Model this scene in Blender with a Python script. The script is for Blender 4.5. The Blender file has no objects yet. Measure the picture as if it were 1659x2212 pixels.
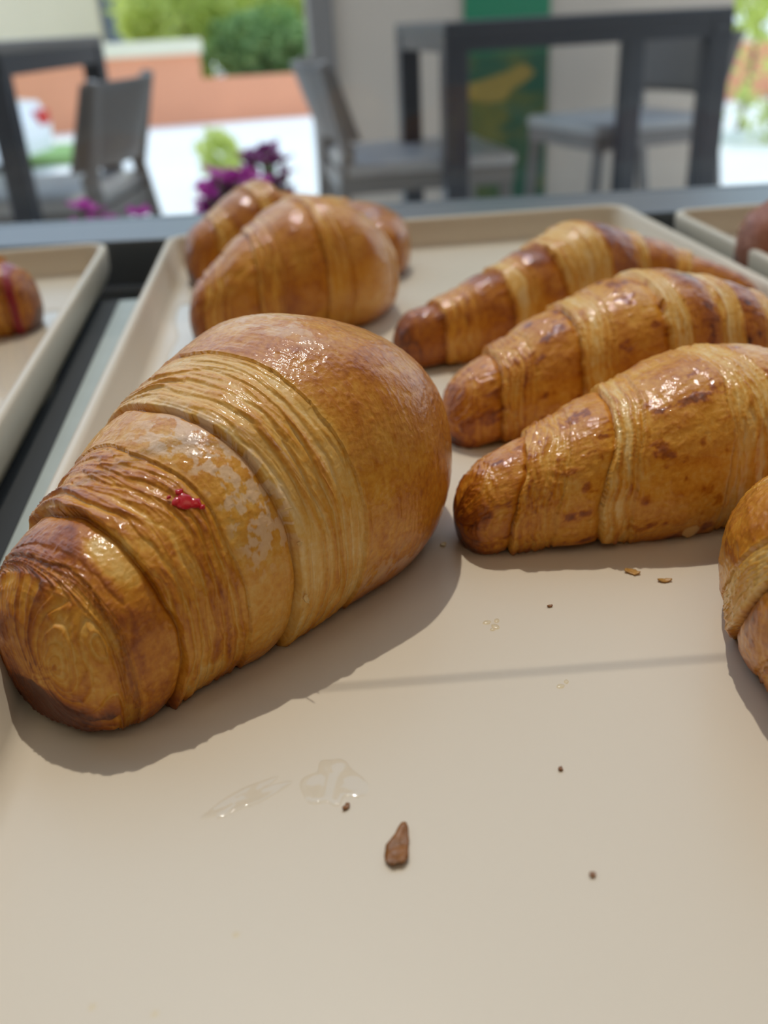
import bpy, bmesh, math, random
import numpy as np
from mathutils import Vector, Matrix

# ---------------------------------------------------------------- camera
S = bpy.context.scene
COL = S.collection
CAM_H, PITCH, ROLL, YAW = 0.14, math.radians(28.1), math.radians(3.2), math.radians(4.67)
fw = Vector((math.sin(YAW) * math.cos(PITCH), math.cos(YAW) * math.cos(PITCH), -math.sin(PITCH)))
rt0 = Vector((math.cos(YAW), -math.sin(YAW), 0)); up0 = rt0.cross(fw)
rt = rt0 * math.cos(ROLL) - up0 * math.sin(ROLL)
up = up0 * math.cos(ROLL) + rt0 * math.sin(ROLL)
cd = bpy.data.cameras.new('camera'); cam = bpy.data.objects.new('camera', cd); COL.objects.link(cam)
m = Matrix((rt, up, -fw)).transposed().to_4x4(); m.translation = (0, 0, CAM_H); cam.matrix_world = m
cd.sensor_fit = 'VERTICAL'; cd.sensor_height = 36.0; cd.lens = 2000.0 / 2212.0 * 36.0
cd.clip_start = 0.01; cd.clip_end = 300
cd.dof.use_dof = True; cd.dof.focus_distance = 0.228
cd.dof.aperture_fstop = cd.lens / 3.3
S.camera = cam

# ---------------------------------------------------------------- sky, sun, exposure
w = bpy.data.worlds.new('sky'); S.world = w; w.use_nodes = True
nt = w.node_tree; nt.nodes.clear()
wo = nt.nodes.new('ShaderNodeOutputWorld'); bg = nt.nodes.new('ShaderNodeBackground')
tc = nt.nodes.new('ShaderNodeTexCoord'); sx = nt.nodes.new('ShaderNodeSeparateXYZ'); rp = nt.nodes.new('ShaderNodeValToRGB')
nt.links.new(tc.outputs['Generated'], sx.inputs[0]); nt.links.new(sx.outputs['Z'], rp.inputs[0])
rp.color_ramp.elements[0].color = (0.97, 0.97, 0.95, 1); rp.color_ramp.elements[1].color = (0.46, 0.66, 1.0, 1); sk = rp.color_ramp.elements.new(0.22); sk.color = (0.64, 0.81, 1.0, 1)
nt.links.new(rp.outputs[0], bg.inputs['Color']); nt.links.new(bg.outputs[0], wo.inputs['Surface'])
bg.inputs['Strength'].default_value = 1.65
SUN_ELEV, SUN_AZ = 68.0, 2.0
sd = bpy.data.lights.new('sun', 'SUN'); sd.energy = 1.7; sd.angle = math.radians(0.9); sd.color = (1.0, 0.94, 0.84)
sun = bpy.data.objects.new('sun', sd); COL.objects.link(sun)
e, a = math.radians(SUN_ELEV), math.radians(SUN_AZ)
sun.rotation_euler = Vector((math.sin(a) * math.cos(e), -math.cos(a) * math.cos(e), -math.sin(e))).to_track_quat('-Z', 'Y').to_euler()
FILL_STRENGTH = 1.7
S.view_settings.view_transform = 'Standard'; S.view_settings.look = 'None'
S.view_settings.gamma = 1.0; S.view_settings.use_curve_mapping = False
S.view_settings.exposure = -0.17
S.cycles.use_denoising = True

rnd = random.Random(5)
# ---------------------------------------------------------------- helpers
def tag(o, label=None, cat=None, group=None, kind=None):
    if label: o['label'] = label
    if cat: o['category'] = cat
    if group: o['group'] = group
    if kind: o['kind'] = kind
    return o

def link(name, me, mat=None, parent=None, smooth=False):
    o = bpy.data.objects.new(name, me); COL.objects.link(o)
    if mat and not me.materials: me.materials.append(mat)
    if parent: o.parent = parent
    if smooth:
        me.polygons.foreach_set('use_smooth', np.ones(len(me.polygons), bool))
    return o

def empty(name, loc, rz=0):
    o = bpy.data.objects.new(name, None); COL.objects.link(o); o.location = loc; o.rotation_euler = (0, 0, rz)
    o.empty_display_size = 0.05
    return o

class MB:
    """collects shapes and links them as one mesh object"""
    def __init__(s): s.bm = bmesh.new()
    def box(s, x0, x1, y0, y1, z0, z1, bev=0.0, mat=None):
        b = bmesh.new(); bmesh.ops.create_cube(b, size=1)
        for v in b.verts:
            v.co = Vector((x0 + (v.co.x + .5) * (x1 - x0), y0 + (v.co.y + .5) * (y1 - y0), z0 + (v.co.z + .5) * (z1 - z0)))
        if bev: bmesh.ops.bevel(b, geom=b.edges[:], offset=bev, segments=2, affect='EDGES', profile=.5)
        return s.add(b, mat)
    def add(s, b, mat=None):
        if mat: bmesh.ops.transform(b, matrix=mat, verts=b.verts)
        me = bpy.data.meshes.new('t'); b.to_mesh(me); b.free(); s.bm.from_mesh(me); bpy.data.meshes.remove(me); return s
    def bar(s, p, q, wx, wy=None, bev=0.0):
        """rectangular bar from p to q"""
        p, q = Vector(p), Vector(q); d = q - p; L = d.length; wy = wy or wx
        b = bmesh.new(); bmesh.ops.create_cube(b, size=1)
        for v in b.verts: v.co = Vector((v.co.x * wx, v.co.y * wy, v.co.z * L))
        if bev: bmesh.ops.bevel(b, geom=b.edges[:], offset=bev, segments=2, affect='EDGES', profile=.5)
        quat = d.to_track_quat('Z', 'Y') if abs(d.normalized().z) < .999 else Vector((0, 0, 1)).to_track_quat('Z', 'Y')
        return s.add(b, Matrix.Translation((p + q) / 2) @ quat.to_matrix().to_4x4())
    def cyl(s, p, q, r, r2=None, n=16):
        p, q = Vector(p), Vector(q); d = q - p
        b = bmesh.new(); bmesh.ops.create_cone(b, cap_ends=True, segments=n, radius1=r, radius2=r if r2 is None else r2, depth=d.length)
        return s.add(b, Matrix.Translation((p + q) / 2) @ d.to_track_quat('Z', 'Y').to_matrix().to_4x4())
    def ball(s, c, r, sub=2, jit=0.0, sc=(1, 1, 1)):
        b = bmesh.new(); bmesh.ops.create_icosphere(b, subdivisions=sub, radius=1)
        for v in b.verts:
            k = 1 + rnd.uniform(-jit, jit); v.co = Vector((c[0] + v.co.x * r * sc[0] * k, c[1] + v.co.y * r * sc[1] * k, c[2] + v.co.z * r * sc[2] * k))
        return s.add(b)
    def prism(s, pts, y0, y1):
        """polygon in x,z extruded along y"""
        b = bmesh.new(); f = [b.verts.new((x, y0, z)) for x, z in pts]; g = [b.verts.new((x, y1, z)) for x, z in pts]
        n = len(pts); b.faces.new(f); b.faces.new(g[::-1])
        for i in range(n): b.faces.new((f[i], g[i], g[(i + 1) % n], f[(i + 1) % n]))
        bmesh.ops.recalc_face_normals(b, faces=b.faces)
        return s.add(b)
    def build(s, name, mat, parent=None, smooth=False, loc=None):
        me = bpy.data.meshes.new(name); s.bm.to_mesh(me); s.bm.free()
        o = link(name, me, mat, parent, smooth)
        if loc: o.location = loc
        return o

# ---------------------------------------------------------------- materials
def mat_new(name):
    m = bpy.data.materials.new(name); m.use_nodes = True
    return m, m.node_tree, m.node_tree.nodes['Principled BSDF']

def simple(name, col, rough=.5, metal=0.0, noise=0.0, scale=20, bump=0.0, coat=0.0):
    m, t, p = mat_new(name)
    p.inputs['Base Color'].default_value = (*col, 1); p.inputs['Roughness'].default_value = rough; p.inputs['Metallic'].default_value = metal
    p.inputs['Coat Weight'].default_value = coat; p.inputs['Coat Roughness'].default_value = .12
    if noise or bump:
        tcn = t.nodes.new('ShaderNodeTexCoord'); n = t.nodes.new('ShaderNodeTexNoise'); n.inputs['Scale'].default_value = scale; n.inputs['Detail'].default_value = 5
        t.links.new(tcn.outputs['Object'], n.inputs['Vector'])
        if noise:
            mx = t.nodes.new('ShaderNodeMix'); mx.data_type = 'RGBA'
            mx.inputs['A'].default_value = (*[c * (1 - noise) for c in col], 1); mx.inputs['B'].default_value = (*[min(1, c * (1 + noise)) for c in col], 1)
            t.links.new(n.outputs['Fac'], mx.inputs['Factor']); t.links.new(mx.outputs['Result'], p.inputs['Base Color'])
        if bump:
            b = t.nodes.new('ShaderNodeBump'); b.inputs['Strength'].default_value = bump; b.inputs['Distance'].default_value = .002
            t.links.new(n.outputs['Fac'], b.inputs['Height']); t.links.new(b.outputs[0], p.inputs['Normal'])
    return m

def pastry_mat(name, ramp, coat=.62, rough=.42):
    m, t, p = mat_new(name); N = t.nodes; L = t.links
    at = N.new('ShaderNodeAttribute'); at.attribute_name = 'bake'
    af = N.new('ShaderNodeAttribute'); af.attribute_name = 'flour'
    aj = N.new('ShaderNodeAttribute'); aj.attribute_name = 'jam'
    tcn = N.new('ShaderNodeTexCoord')
    n1 = N.new('ShaderNodeTexNoise'); n1.inputs['Scale'].default_value = 700; n1.inputs['Detail'].default_value = 4
    n2 = N.new('ShaderNodeTexNoise'); n2.inputs['Scale'].default_value = 120; n2.inputs['Detail'].default_value = 6
    for n in (n1, n2): L.new(tcn.outputs['Object'], n.inputs['Vector'])
    def math_(op, a, b):
        q = N.new('ShaderNodeMath'); q.operation = op
        for i, x in enumerate((a, b)):
            if isinstance(x, (int, float)): q.inputs[i].default_value = x
            else: L.new(x, q.inputs[i])
        return q.outputs[0]
    k = math_('ADD', math_('MULTIPLY', math_('SUBTRACT', n1.outputs['Fac'], .5), .36), math_('MULTIPLY', math_('SUBTRACT', n2.outputs['Fac'], .5), .26))
    f = math_('ADD', at.outputs['Fac'], k)
    cr = N.new('ShaderNodeValToRGB'); el = cr.color_ramp.elements
    el[0].position = ramp[0][0]; el[0].color = (*ramp[0][1], 1); el[1].position = ramp[-1][0]; el[1].color = (*ramp[-1][1], 1)
    for pos, c in ramp[1:-1]:
        x = el.new(pos); x.color = (*c, 1)
    L.new(f, cr.inputs[0])
    mx = N.new('ShaderNodeMix'); mx.data_type = 'RGBA'; mx.inputs['B'].default_value = (.80, .60, .42, 1)
    L.new(af.outputs['Fac'], mx.inputs['Factor']); L.new(cr.outputs[0], mx.inputs['A'])
    mj = N.new('ShaderNodeMix'); mj.data_type = 'RGBA'; mj.inputs['B'].default_value = (.26, .006, .014, 1)
    L.new(aj.outputs['Fac'], mj.inputs['Factor']); L.new(mx.outputs['Result'], mj.inputs['A'])
    L.new(mj.outputs['Result'], p.inputs['Base Color'])
    r = math_('ADD', math_('MULTIPLY', n2.outputs['Fac'], .35), rough - .15)
    L.new(r, p.inputs['Roughness'])
    p.inputs['Coat Weight'].default_value = coat; p.inputs['Coat Roughness'].default_value = .09; p.inputs['Coat IOR'].default_value = 1.45
    p.inputs['Specular IOR Level'].default_value = .20
    b = N.new('ShaderNodeBump'); b.inputs['Strength'].default_value = .35; b.inputs['Distance'].default_value = .0006
    L.new(math_('ADD', n1.outputs['Fac'], math_('MULTIPLY', n2.outputs['Fac'], 1.5)), b.inputs['Height'])
    L.new(b.outputs[0], p.inputs['Normal']); L.new(b.outputs[0], p.inputs['Coat Normal'])
    return m

RAMP = [(0.0, (.84, .62, .30)), (.20, (.76, .45, .115)), (.40, (.68, .315, .036)), (.58, (.53, .185, .011)), (.76, (.33, .085, .009)), (1.0, (.10, .022, .005))]
M_PASTRY = pastry_mat('baked_pastry', RAMP)
M_COCOA = pastry_mat('cocoa_pastry', [(0, (.60, .33, .22)), (.5, (.36, .14, .085)), (1, (.13, .04, .03))], coat=.3)

def tray_mat():
    m, t, p = mat_new('cream_melamine'); N = t.nodes; L = t.links
    p.inputs['Base Color'].default_value = (.67, .585, .455, 1)
    tcn = N.new('ShaderNodeTexCoord'); n = N.new('ShaderNodeTexNoise'); n.inputs['Scale'].default_value = 14; n.inputs['Detail'].default_value = 3
    L.new(tcn.outputs['Object'], n.inputs['Vector'])
    mr = N.new('ShaderNodeMapRange'); mr.inputs[1].default_value = .25; mr.inputs[2].default_value = .75; mr.inputs[3].default_value = .27; mr.inputs[4].default_value = .36
    L.new(n.outputs['Fac'], mr.inputs[0]); L.new(mr.outputs[0], p.inputs['Roughness'])
    n2 = N.new('ShaderNodeTexNoise'); n2.inputs['Scale'].default_value = 60; L.new(tcn.outputs['Object'], n2.inputs['Vector'])
    b = N.new('ShaderNodeBump'); b.inputs['Strength'].default_value = .05; b.inputs['Distance'].default_value = .001
    L.new(n2.outputs['Fac'], b.inputs['Height']); L.new(b.outputs[0], p.inputs['Normal'])
    p.inputs['Specular IOR Level'].default_value = .30
    return m
M_TRAY = tray_mat()
M_RAIL = simple('grey_aluminium', (.17, .185, .20), .38, .5)
M_STEEL = simple('brushed_steel', (.40, .42, .36), .45, .25, noise=.1, scale=60)
M_DARK = simple('dark_frame_paint', (.030, .032, .040), .4)
M_WICKER = simple('grey_woven_resin', (.135, .115, .10), .55, noise=.2, scale=160, bump=.4)
M_LEGGREY = simple('grey_chair_paint', (.17, .15, .135), .45)
M_SEAT = simple('pale_grey_seat', (.36, .34, .32), .4, noise=.1, scale=80)

def glass_mat(name, tint=(1, 1, 1), rough=0.0, ior=1.45):
    m = bpy.data.materials.new(name); m.use_nodes = True; t = m.node_tree; t.nodes.clear()
    o = t.nodes.new('ShaderNodeOutputMaterial'); mix = t.nodes.new('ShaderNodeMixShader'); fr = t.nodes.new('ShaderNodeFresnel'); fr.inputs[0].default_value = ior
    tr = t.nodes.new('ShaderNodeBsdfTransparent'); tr.inputs[0].default_value = (*tint, 1)
    gl = t.nodes.new('ShaderNodeBsdfGlossy'); gl.inputs['Roughness'].default_value = rough
    ge = t.nodes.new('ShaderNodeNewGeometry'); iv = t.nodes.new('ShaderNodeMath'); iv.operation = 'SUBTRACT'; iv.inputs[0].default_value = 1.0
    mu = t.nodes.new('ShaderNodeMath'); mu.operation = 'MULTIPLY'; t.links.new(ge.outputs['Backfacing'], iv.inputs[1]); t.links.new(iv.outputs[0], mu.inputs[0]); t.links.new(fr.outputs[0], mu.inputs[1])
    t.links.new(mu.outputs[0], mix.inputs[0]); t.links.new(tr.outputs[0], mix.inputs[1]); t.links.new(gl.outputs[0], mix.inputs[2]); t.links.new(mix.outputs[0], o.inputs[0])
    return m
M_GLASS = glass_mat('clear_pane', (.97, .985, .98))
M_SYRUP = glass_mat('clear_syrup', (.985, .975, .95), .05, 1.56)

# ---------------------------------------------------------------- setting: shop interior
Z0 = -0.63
M_WALL = simple('warm_white_plaster', (.74, .69, .62), .8, noise=.03, scale=4)
M_FLOOR = simple('interior_floor', (.35, .30, .26), .4, noise=.1, scale=3)
def struct(mb, name, mat, smooth=False): return tag(mb.build(name, mat, None, smooth), kind='structure')
struct(MB().box(-2.4, 2.4, -3.2, .92, Z0 - .05, Z0), 'floor', M_FLOOR)
struct(MB().box(-2.4, 2.4, -3.2, 1.0, 2.7, 2.8), 'ceiling', M_WALL)
struct(MB().box(-2.5, -2.4, -3.2, 1.0, Z0 - .05, 2.8), 'wall_left', M_WALL)
struct(MB().box(2.4, 2.5, -3.2, 1.0, Z0 - .05, 2.8), 'wall_right', M_WALL)
struct(MB().box(-2.5, 2.5, -3.3, -3.2, Z0 - .05, 2.8), 'wall_back', M_WALL)
struct(MB().box(-2.4, -1.75, .92, 1.0, Z0, 2.7).box(1.75, 2.4, .92, 1.0, Z0, 2.7).box(-1.75, 1.75, .92, 1.0, 2.45, 2.7), 'wall_front', M_WALL)
def emit(name, col, st):
    m = bpy.data.materials.new(name); m.use_nodes = True; t = m.node_tree; t.nodes.clear()
    o = t.nodes.new('ShaderNodeOutputMaterial'); em = t.nodes.new('ShaderNodeEmission'); em.inputs[0].default_value = (*col, 1); em.inputs[1].default_value = st
    t.links.new(em.outputs[0], o.inputs[0]); return m
M_FILL = emit('warm_fill_panel', (1, .80, .56), FILL_STRENGTH)
for i, (x, y) in enumerate(((-1.0, -.55), (.95, -.55), (0, -1.9))):  # unseen glowing panels added overhead to fill the interior with warm light
    r = empty('fill_panel', (x, y, 2.7)); tag(r, ('unseen warm square fill panel added over the left end of the shop counter', 'unseen warm square fill panel added over the right end of the shop counter', 'unseen warm square fill panel added near the back wall of the shop')[i], 'fill panel')
    MB().box(-.42, .42, -.42, .42, -.05, -.02).build('fill_face', M_FILL, r)
    f = MB()
    for (a0, a1, b0, b1) in ((-.46, .46, .42, .46), (-.46, .46, -.46, -.42), (-.46, -.42, -.42, .42), (.42, .46, -.42, .42)): f.box(a0, a1, b0, b1, -.055, 0)
    f.build('frame', M_RAIL, r)

# ---------------------------------------------------------------- display case
case = empty('display_case', (0, .36, Z0)); tag(case, 'grey metal bakery display case with front rail and glass holding the trays', 'display case')
dz = -Z0
RZ = math.radians(-5.5)
def case_part(mb, name, mat): 
    o = mb.build(name, mat, case); o.location = (0, -.36, dz); return o
case_part(MB().box(-.62, .78, -.12, .575, -.012, -.0045, .001), 'shelf_panel', M_STEEL)
case_part(MB().bar((-.0985, -.10, -.0044), (-.1150, .5745, -.0044), .015, .0007), 'gap_shade_strip', simple('gap_shade_black', (.012, .013, .012), .7))  # black strip standing in for the deep shade beside the left tray
case_part(MB().box(-.60, .76, -.10, .73, -.60, -.03), 'cabinet_body', M_DARK)
R = Matrix.Translation((0, .742, 0)) @ Matrix.Rotation(RZ, 4, 'Z')
def rail_box(x0, x1, y0, y1, z0, z1, bev=.002):
    b = bmesh.new(); bmesh.ops.create_cube(b, size=1)
    for v in b.verts: v.co = Vector((x0 + (v.co.x + .5) * (x1 - x0), y0 + (v.co.y + .5) * (y1 - y0), z0 + (v.co.z + .5) * (z1 - z0)))
    if bev: bmesh.ops.bevel(b, geom=b.edges[:], offset=bev, segments=2, affect='EDGES', profile=.5)
    mb = MB(); mb.add(b, R); return mb
case_part(rail_box(-.62, .80, -.078, .012, -.02, .012), 'rail', M_RAIL)
case_part(rail_box(-.62, .80, -.003, .003, .012, .62, 0), 'glass_pane', M_GLASS)
case_part(rail_box(-.62, -.60, -.008, .008, .012, .62), 'post', M_RAIL)
case_part(rail_box(.78, .80, -.008, .008, .012, .62), 'post', M_RAIL)
b = MB(); b.cyl((-.62, .295, .22), (.80, .225, .22), .0006, n=10); case_part(b, 'shadow_rod', M_RAIL)  # unseen rod added so its shadow draws the thin line on the tray
for x, y in ((-.61, .2945), (.79, .2255)):
    case_part(MB().bar((x, y, -.008), (x, y, .225), .012, .012, .001), 'shadow_rod_support', M_RAIL)  # unseen stands added to carry the rod above

# ---------------------------------------------------------------- trays
def tray_mesh(W, Lg, r=.016):
    prof = [(.009, -.004), (.004, -.002), (.0012, .005), (.0008, .0172), (.0014, .0188), (.003, .0194), (.0046, .0188), (.0056, .017), (.0085, .003), (.011, .0008), (.0155, 0.0)]
    n = 8; loops = []
    for d, z in prof:
        rr = max(r - d, .003); hx, hy = W / 2 - d, Lg / 2 - d; L = []
        for (sx_, sy_, a0) in ((1, 1, 0), (-1, 1, 90), (-1, -1, 180), (1, -1, 270)):
            for k in range(n + 1):
                q = math.radians(a0 + 90 * k / n); L.append((sx_ * (hx - rr) + rr * math.cos(q), sy_ * (hy - rr) + rr * math.sin(q), z))
        loops.append(L)
    bm = bmesh.new(); V = [[bm.verts.new(c) for c in L] for L in loops]; k = len(V[0])
    for i in range(len(V) - 1):
        for j in range(k): bm.faces.new((V[i][j], V[i][(j + 1) % k], V[i + 1][(j + 1) % k], V[i + 1][j]))
    bm.faces.new(V[-1]); bm.faces.new(V[0][::-1])
    me = bpy.data.meshes.new('tray'); bm.to_mesh(me); bm.free(); return me
def tray(x, y, W, Lg, rz, label):
    o = link('serving_tray', tray_mesh(W, Lg), M_TRAY, smooth=True); o.location = (x, y, 0); o.rotation_euler = (0, 0, rz)
    return tag(o, label, 'tray', 'cream trays in the display case')
tray(.0735, .318, .311, .648, 0, 'wide cream tray in the middle carrying all the plain croissants')
tray(-.2640, .300, .311, .664, math.radians(1.6), 'cream tray at the far left holding the red-striped pastry')
tray(.4000, .291, .311, .632, math.radians(-.5), 'cream tray at the far right holding the dull reddish pastry')

# ---------------------------------------------------------------- croissants
def smooth01(x): x = np.clip(x, 0, 1); return x * x * (3 - 2 * x)
def vn(u, v, pv, seed):
    """value noise, v in 0..1 wraps after pv cells; u any float"""
    rg = np.random.default_rng(seed); G = rg.random((509, pv))
    v = (v % 1.0) * pv; iu = np.floor(u).astype(np.int64); iv = np.floor(v).astype(np.int64)
    fu = u - iu; fv = v - iv; fu = fu * fu * (3 - 2 * fu); fv = fv * fv * (3 - 2 * fv)
    i0 = iu % 509; i1 = (iu + 1) % 509; j0 = iv % pv; j1 = (iv + 1) % pv
    return (G[i0, j0] * (1 - fu) + G[i1, j0] * fu) * (1 - fv) + (G[i0, j1] * (1 - fu) + G[i1, j1] * fu) * fv
def fb(u, v, fu, pv, seed, oc=4):
    s = 0; a = 1.0; tot = 0
    for i in range(oc):
        s = s + a * vn(u * fu + 17.3 * i, v, pv, seed + i * 7); tot += a; a *= .55; fu *= 2; pv *= 2
    return s / tot

def spine_frame(p, t, th):
    cx, cy, ang, L1, L2, k1, k2, a, hh, tip1, tip2, pw1, pw2 = p
    arc = np.where(t < 0, t * L1, t * L2); at = np.abs(t)
    head = ang + np.where(t < 0, -k1 * at ** 1.3, k2 * at ** 1.3)
    dx, dy = np.cos(head), np.sin(head); ds = np.diff(arc)
    X = np.concatenate([[0], np.cumsum((dx[1:] + dx[:-1]) / 2 * ds)]); Y = np.concatenate([[0], np.cumsum((dy[1:] + dy[:-1]) / 2 * ds)])
    X -= np.interp(0, t, X); Y -= np.interp(0, t, Y)
    tip = np.where(t < 0, tip1, tip2); pw = np.where(t < 0, pw1, pw2)
    rho = tip + (1 - tip) * (1 - at ** pw); t0 = .88
    cap = np.sqrt(np.clip(1 - (np.clip(at - t0, 0, 1) / (1 - t0)) ** 2.2, 0, 1))
    A = a * rho * cap; B = hh * np.maximum(rho, 1e-6) ** .9
    c, s = np.cos(th), np.sin(th); cc = np.sign(c) * np.abs(c) ** .88; ss = np.sign(s) * np.abs(s) ** .88
    lat = A[:, None] * cc[None]
    z = B[:, None] * .47 + (B * .53 * cap)[:, None] * ss[None]
    z = np.where(z < B[:, None] * .10, B[:, None] * .10 - (B[:, None] * .10 - z) * .25, z) - B[:, None] * .079
    P = np.stack([X[:, None] + dy[:, None] * lat, Y[:, None] - dx[:, None] * lat, np.maximum(z, 0)], -1)
    return P, arc, cap

def density(n, lo, hi, f):
    x = np.linspace(lo, hi, 4000); c = np.cumsum(f(x)); c = (c - c[0]) / (c[-1] - c[0])
    return np.interp(np.linspace(0, 1, n), c, x)

CRO = {}
def croissant(name, p, zones, n_t, n_th, seed, slant=0.0, th0=75, mat=None, tdens=None, ridge=1.0, rfreq=45, blister=1.0, step=.0013, dark_tip=.25, jam=None, flour=None, spots=0.0, dz=0.0, patches=(), soft=.05, coil=None, toff=0.0):
    """zones: (t_start, t_end, kind, bake) from one tip to the other; kind 'crust' or 'lam' (laminated layer edges)"""
    tdens = tdens or (lambda x: 1 + 2.2 * np.exp(-((np.abs(x) - 1) / .07) ** 2))
    t = density(n_t, -1, 1, tdens)
    th = density(n_th + 1, 0, 2 * np.pi, lambda x: np.where((x > np.pi * 1.12) & (x < np.pi * 1.78), .35, 1.0))[:-1]
    P, arc, cap = spine_frame(p, t, th)
    T = np.repeat(t[:, None], len(th), 1); V = np.repeat((th / (2 * np.pi))[None], len(t), 0); TH = V * 2 * np.pi
    U = np.repeat(arc[:, None], len(th), 1) + .2                    # metres along the roll
    tw = T + slant * np.sin(TH - math.radians(th0)) * np.tanh(6 * (T - toff))
    cw = np.clip(cap * 1.25, 0, 1)[:, None]; cw = cw * cw
    tw = tw + cw * .060 * (fb(U, V, 45, 4, seed + 1, 3) - .5) + cw * .024 * (fb(U, V, 130, 14, seed + 2, 3) - .5)
    bounds = np.array([z[1] for z in zones[:-1]]); idx = np.searchsorted(bounds, tw)
    lam = np.zeros_like(tw); bake = np.zeros_like(tw); wsum = np.zeros_like(tw) + 1e-6; disp = np.zeros_like(tw)
    for i, (a0, a1, kd, bk) in enumerate(zones):
        left = (a0 + a1) / 2 < toff
        g0 = .006; g1 = soft
        if kd == 'lam': s0, s1 = (g0, g1) if left else (g1, g0)
        else: s0, s1 = (g1, g0) if left else (g0, g1)
        lo = smooth01((tw - a0) / s0 * .5 + .5) if i else 1.0
        hi = smooth01((a1 - tw) / s1 * .5 + .5) if i < len(zones) - 1 else 1.0
        wgt = lo * hi; wsum += wgt; bake += wgt * bk; lam += wgt * (1.0 if kd == 'lam' else 0.0)
        if kd == 'crust':
            puff = np.sin(np.pi * np.clip((tw - a0) / (a1 - a0), 0, 1)); disp += .0011 * puff * min(1, (a1 - a0) / .2)
        if kd == 'lam':
            tg = a0 if left else a1; d = 1 if left else -1
            x = (tw - tg) * d
            hm = step * (.35 + 1.2 * fb(U, V, 20, 6, seed + 11 + i, 2))
            disp += np.where(x > 0, hm * np.exp(-np.clip(x, 0, 9) / .10), -hm * .7 * np.exp(np.clip(x, -9, 0) / .06))
            disp -= .0011 * np.exp(-((x + .004) / .0055) ** 2) * (.3 + 1.2 * fb(U, V, 20, 9, seed + 31 + i, 2))
            tb = a1 if left else a0; x2 = (tw - tb) * d               # lip where the smooth crust begins
            disp += np.where(x2 > 0, .0005 * np.exp(-np.clip(x2, 0, 9) / .05), -.0003 * np.exp(np.clip(x2, -9, 0) / .03))
    bake /= wsum; lam /= wsum
    endf = smooth01((np.abs(T) - .80) / .12); lamr = np.maximum(lam, .75 * endf)
    # fine layer edges running around the roll
    if coil:                                                        # rolled end seen as a spiral
        ex = cap[:, None] * np.cos(TH) - coil[0]; ez = cap[:, None] * np.sin(TH) - coil[1]
        endq = smooth01((-T - .87) / .05) * (-coil[2] * np.hypot(ex, ez) * (1 + .25 * np.sin(np.arctan2(ez, ex) * 2 + 1)) + np.arctan2(ez, ex) / (2 * np.pi))
    else: endq = 8 * np.repeat((1 - cap)[:, None], len(th), 1)
    q = (tw + 1.2) * rfreq + endq + (.25 + .75 * cw) * 3.2 * fb(U, V, 38, 6, seed + 3, 3) +  cw * .8 * fb(U, V, 160, 16, seed + 4, 3)
    qi = np.floor(q).astype(int); r = q - qi; hs = np.random.default_rng(seed + 9).random(4096)
    def edge(r_, k_): return smooth01(r_ / k_) * (1 - r_) ** .7
    amp = .3 + 1.0 * hs[qi % 4096]
    brk = .45 + .55 * smooth01((fb(U, V, 90, 9, seed + 5, 2) - .33) / .2)
    rd = edge(r, .25) * amp
    w1 = vn(U * 420 + 6 * fb(U, V, 50, 7, seed + 61, 2), V + .02 * fb(U, V, 60, 9, seed + 62, 2), 11, seed + 63); rg1 = 1 - np.abs(2 * w1 - 1)   # branching fibres
    w2 = vn(U * 1050 + 9 * fb(U, V, 70, 9, seed + 64, 2), V, 16, seed + 65); rg2 = 1 - np.abs(2 * w2 - 1)
    rd2 = .55 * rg1 ** 2 + .45 * rg2 ** 2
    fib = fb(U, V, 900, 12, seed + 7, 3) - .5
    blis = (fb(U, V, 170, 40, seed + 8, 4) - .5) * cw
    low = (fb(U, V, 28, 5, seed + 12, 3) - .5) * cw
    capk = np.clip(cap, .55, 1)[:, None]
    disp += lamr * ridge * (.00092 * (rd - .3) * brk + .00060 * (rd2 - .3)) + .00018 * fib * (.5 + lamr)
    grit = fb(U, V, 800, 200, seed + 70, 2) - .5; disp += .00022 * grit
    disp += (1 - lamr) * blister * .0009 * blis + .0016 * low
    disp += (1 - lamr) * .00010 * ridge * (rd2 - .3)
    # grain of the bake
    bake = bake + lamr * (.16 * (hs[(qi * 7 + 3) % 4096] - .5) + .36 * (rd - .35) * brk + .22 * (rd2 - .3)) + .22 * fib * (.4 + lamr) + .10 * grit
    bake += (1 - lamr) * (.30 * blis + .30 * low) + .10 * low
    if spots:
        sp = fb(U, V, 190, 38, seed + 21, 4); bake += spots * smooth01((sp - .60) / .14) * (1 - lamr * .6)
    for (pt, pd, rt_, rd_, k_) in patches:
        dd = np.abs((np.degrees(TH) - pd + 180) % 360 - 180) / rd_
        rr = np.hypot((T - pt) / rt_, dd) + .9 * (fb(U, V, 70, 14, seed + 80, 3) - .5); bake += k_ * smooth01((1.1 - rr) / .35)
    bake += dark_tip * smooth01((np.abs(T) - .90) / .1) * (0.4 + 0.8 * smooth01((-np.sin(TH) + .2) / .7))
    bake += .22 * smooth01((-np.sin(TH) - .35) / .4)                # the sole bakes darker on the sheet
    # displace along the smooth normal
    du = np.gradient(P, axis=0); dv = np.roll(P, -1, 1) - np.roll(P, 1, 1); nn = np.cross(du, dv)
    ctr = P.mean(1, keepdims=True); sg = np.sign((nn * (P - ctr)).sum(-1).sum(1))[:, None, None]; nn = nn * sg
    ln = np.linalg.norm(nn, axis=-1, keepdims=True); nn = nn / np.maximum(ln, 1e-12)
    Q = P + nn * (disp * capk * smooth01((1 - np.abs(T)) / .02))[..., None]
    lift = .0022 * smooth01((vn(T * 5 + 40, V * 0, 3, seed + 40) - .45) / .3)       # the sole does not touch everywhere
    Q[..., 2] = np.maximum(Q[..., 2], lift)
    Q[..., 2] -= Q[..., 2].min(); Q[..., 2] += dz
    n1, n2 = Q.shape[:2]
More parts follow.
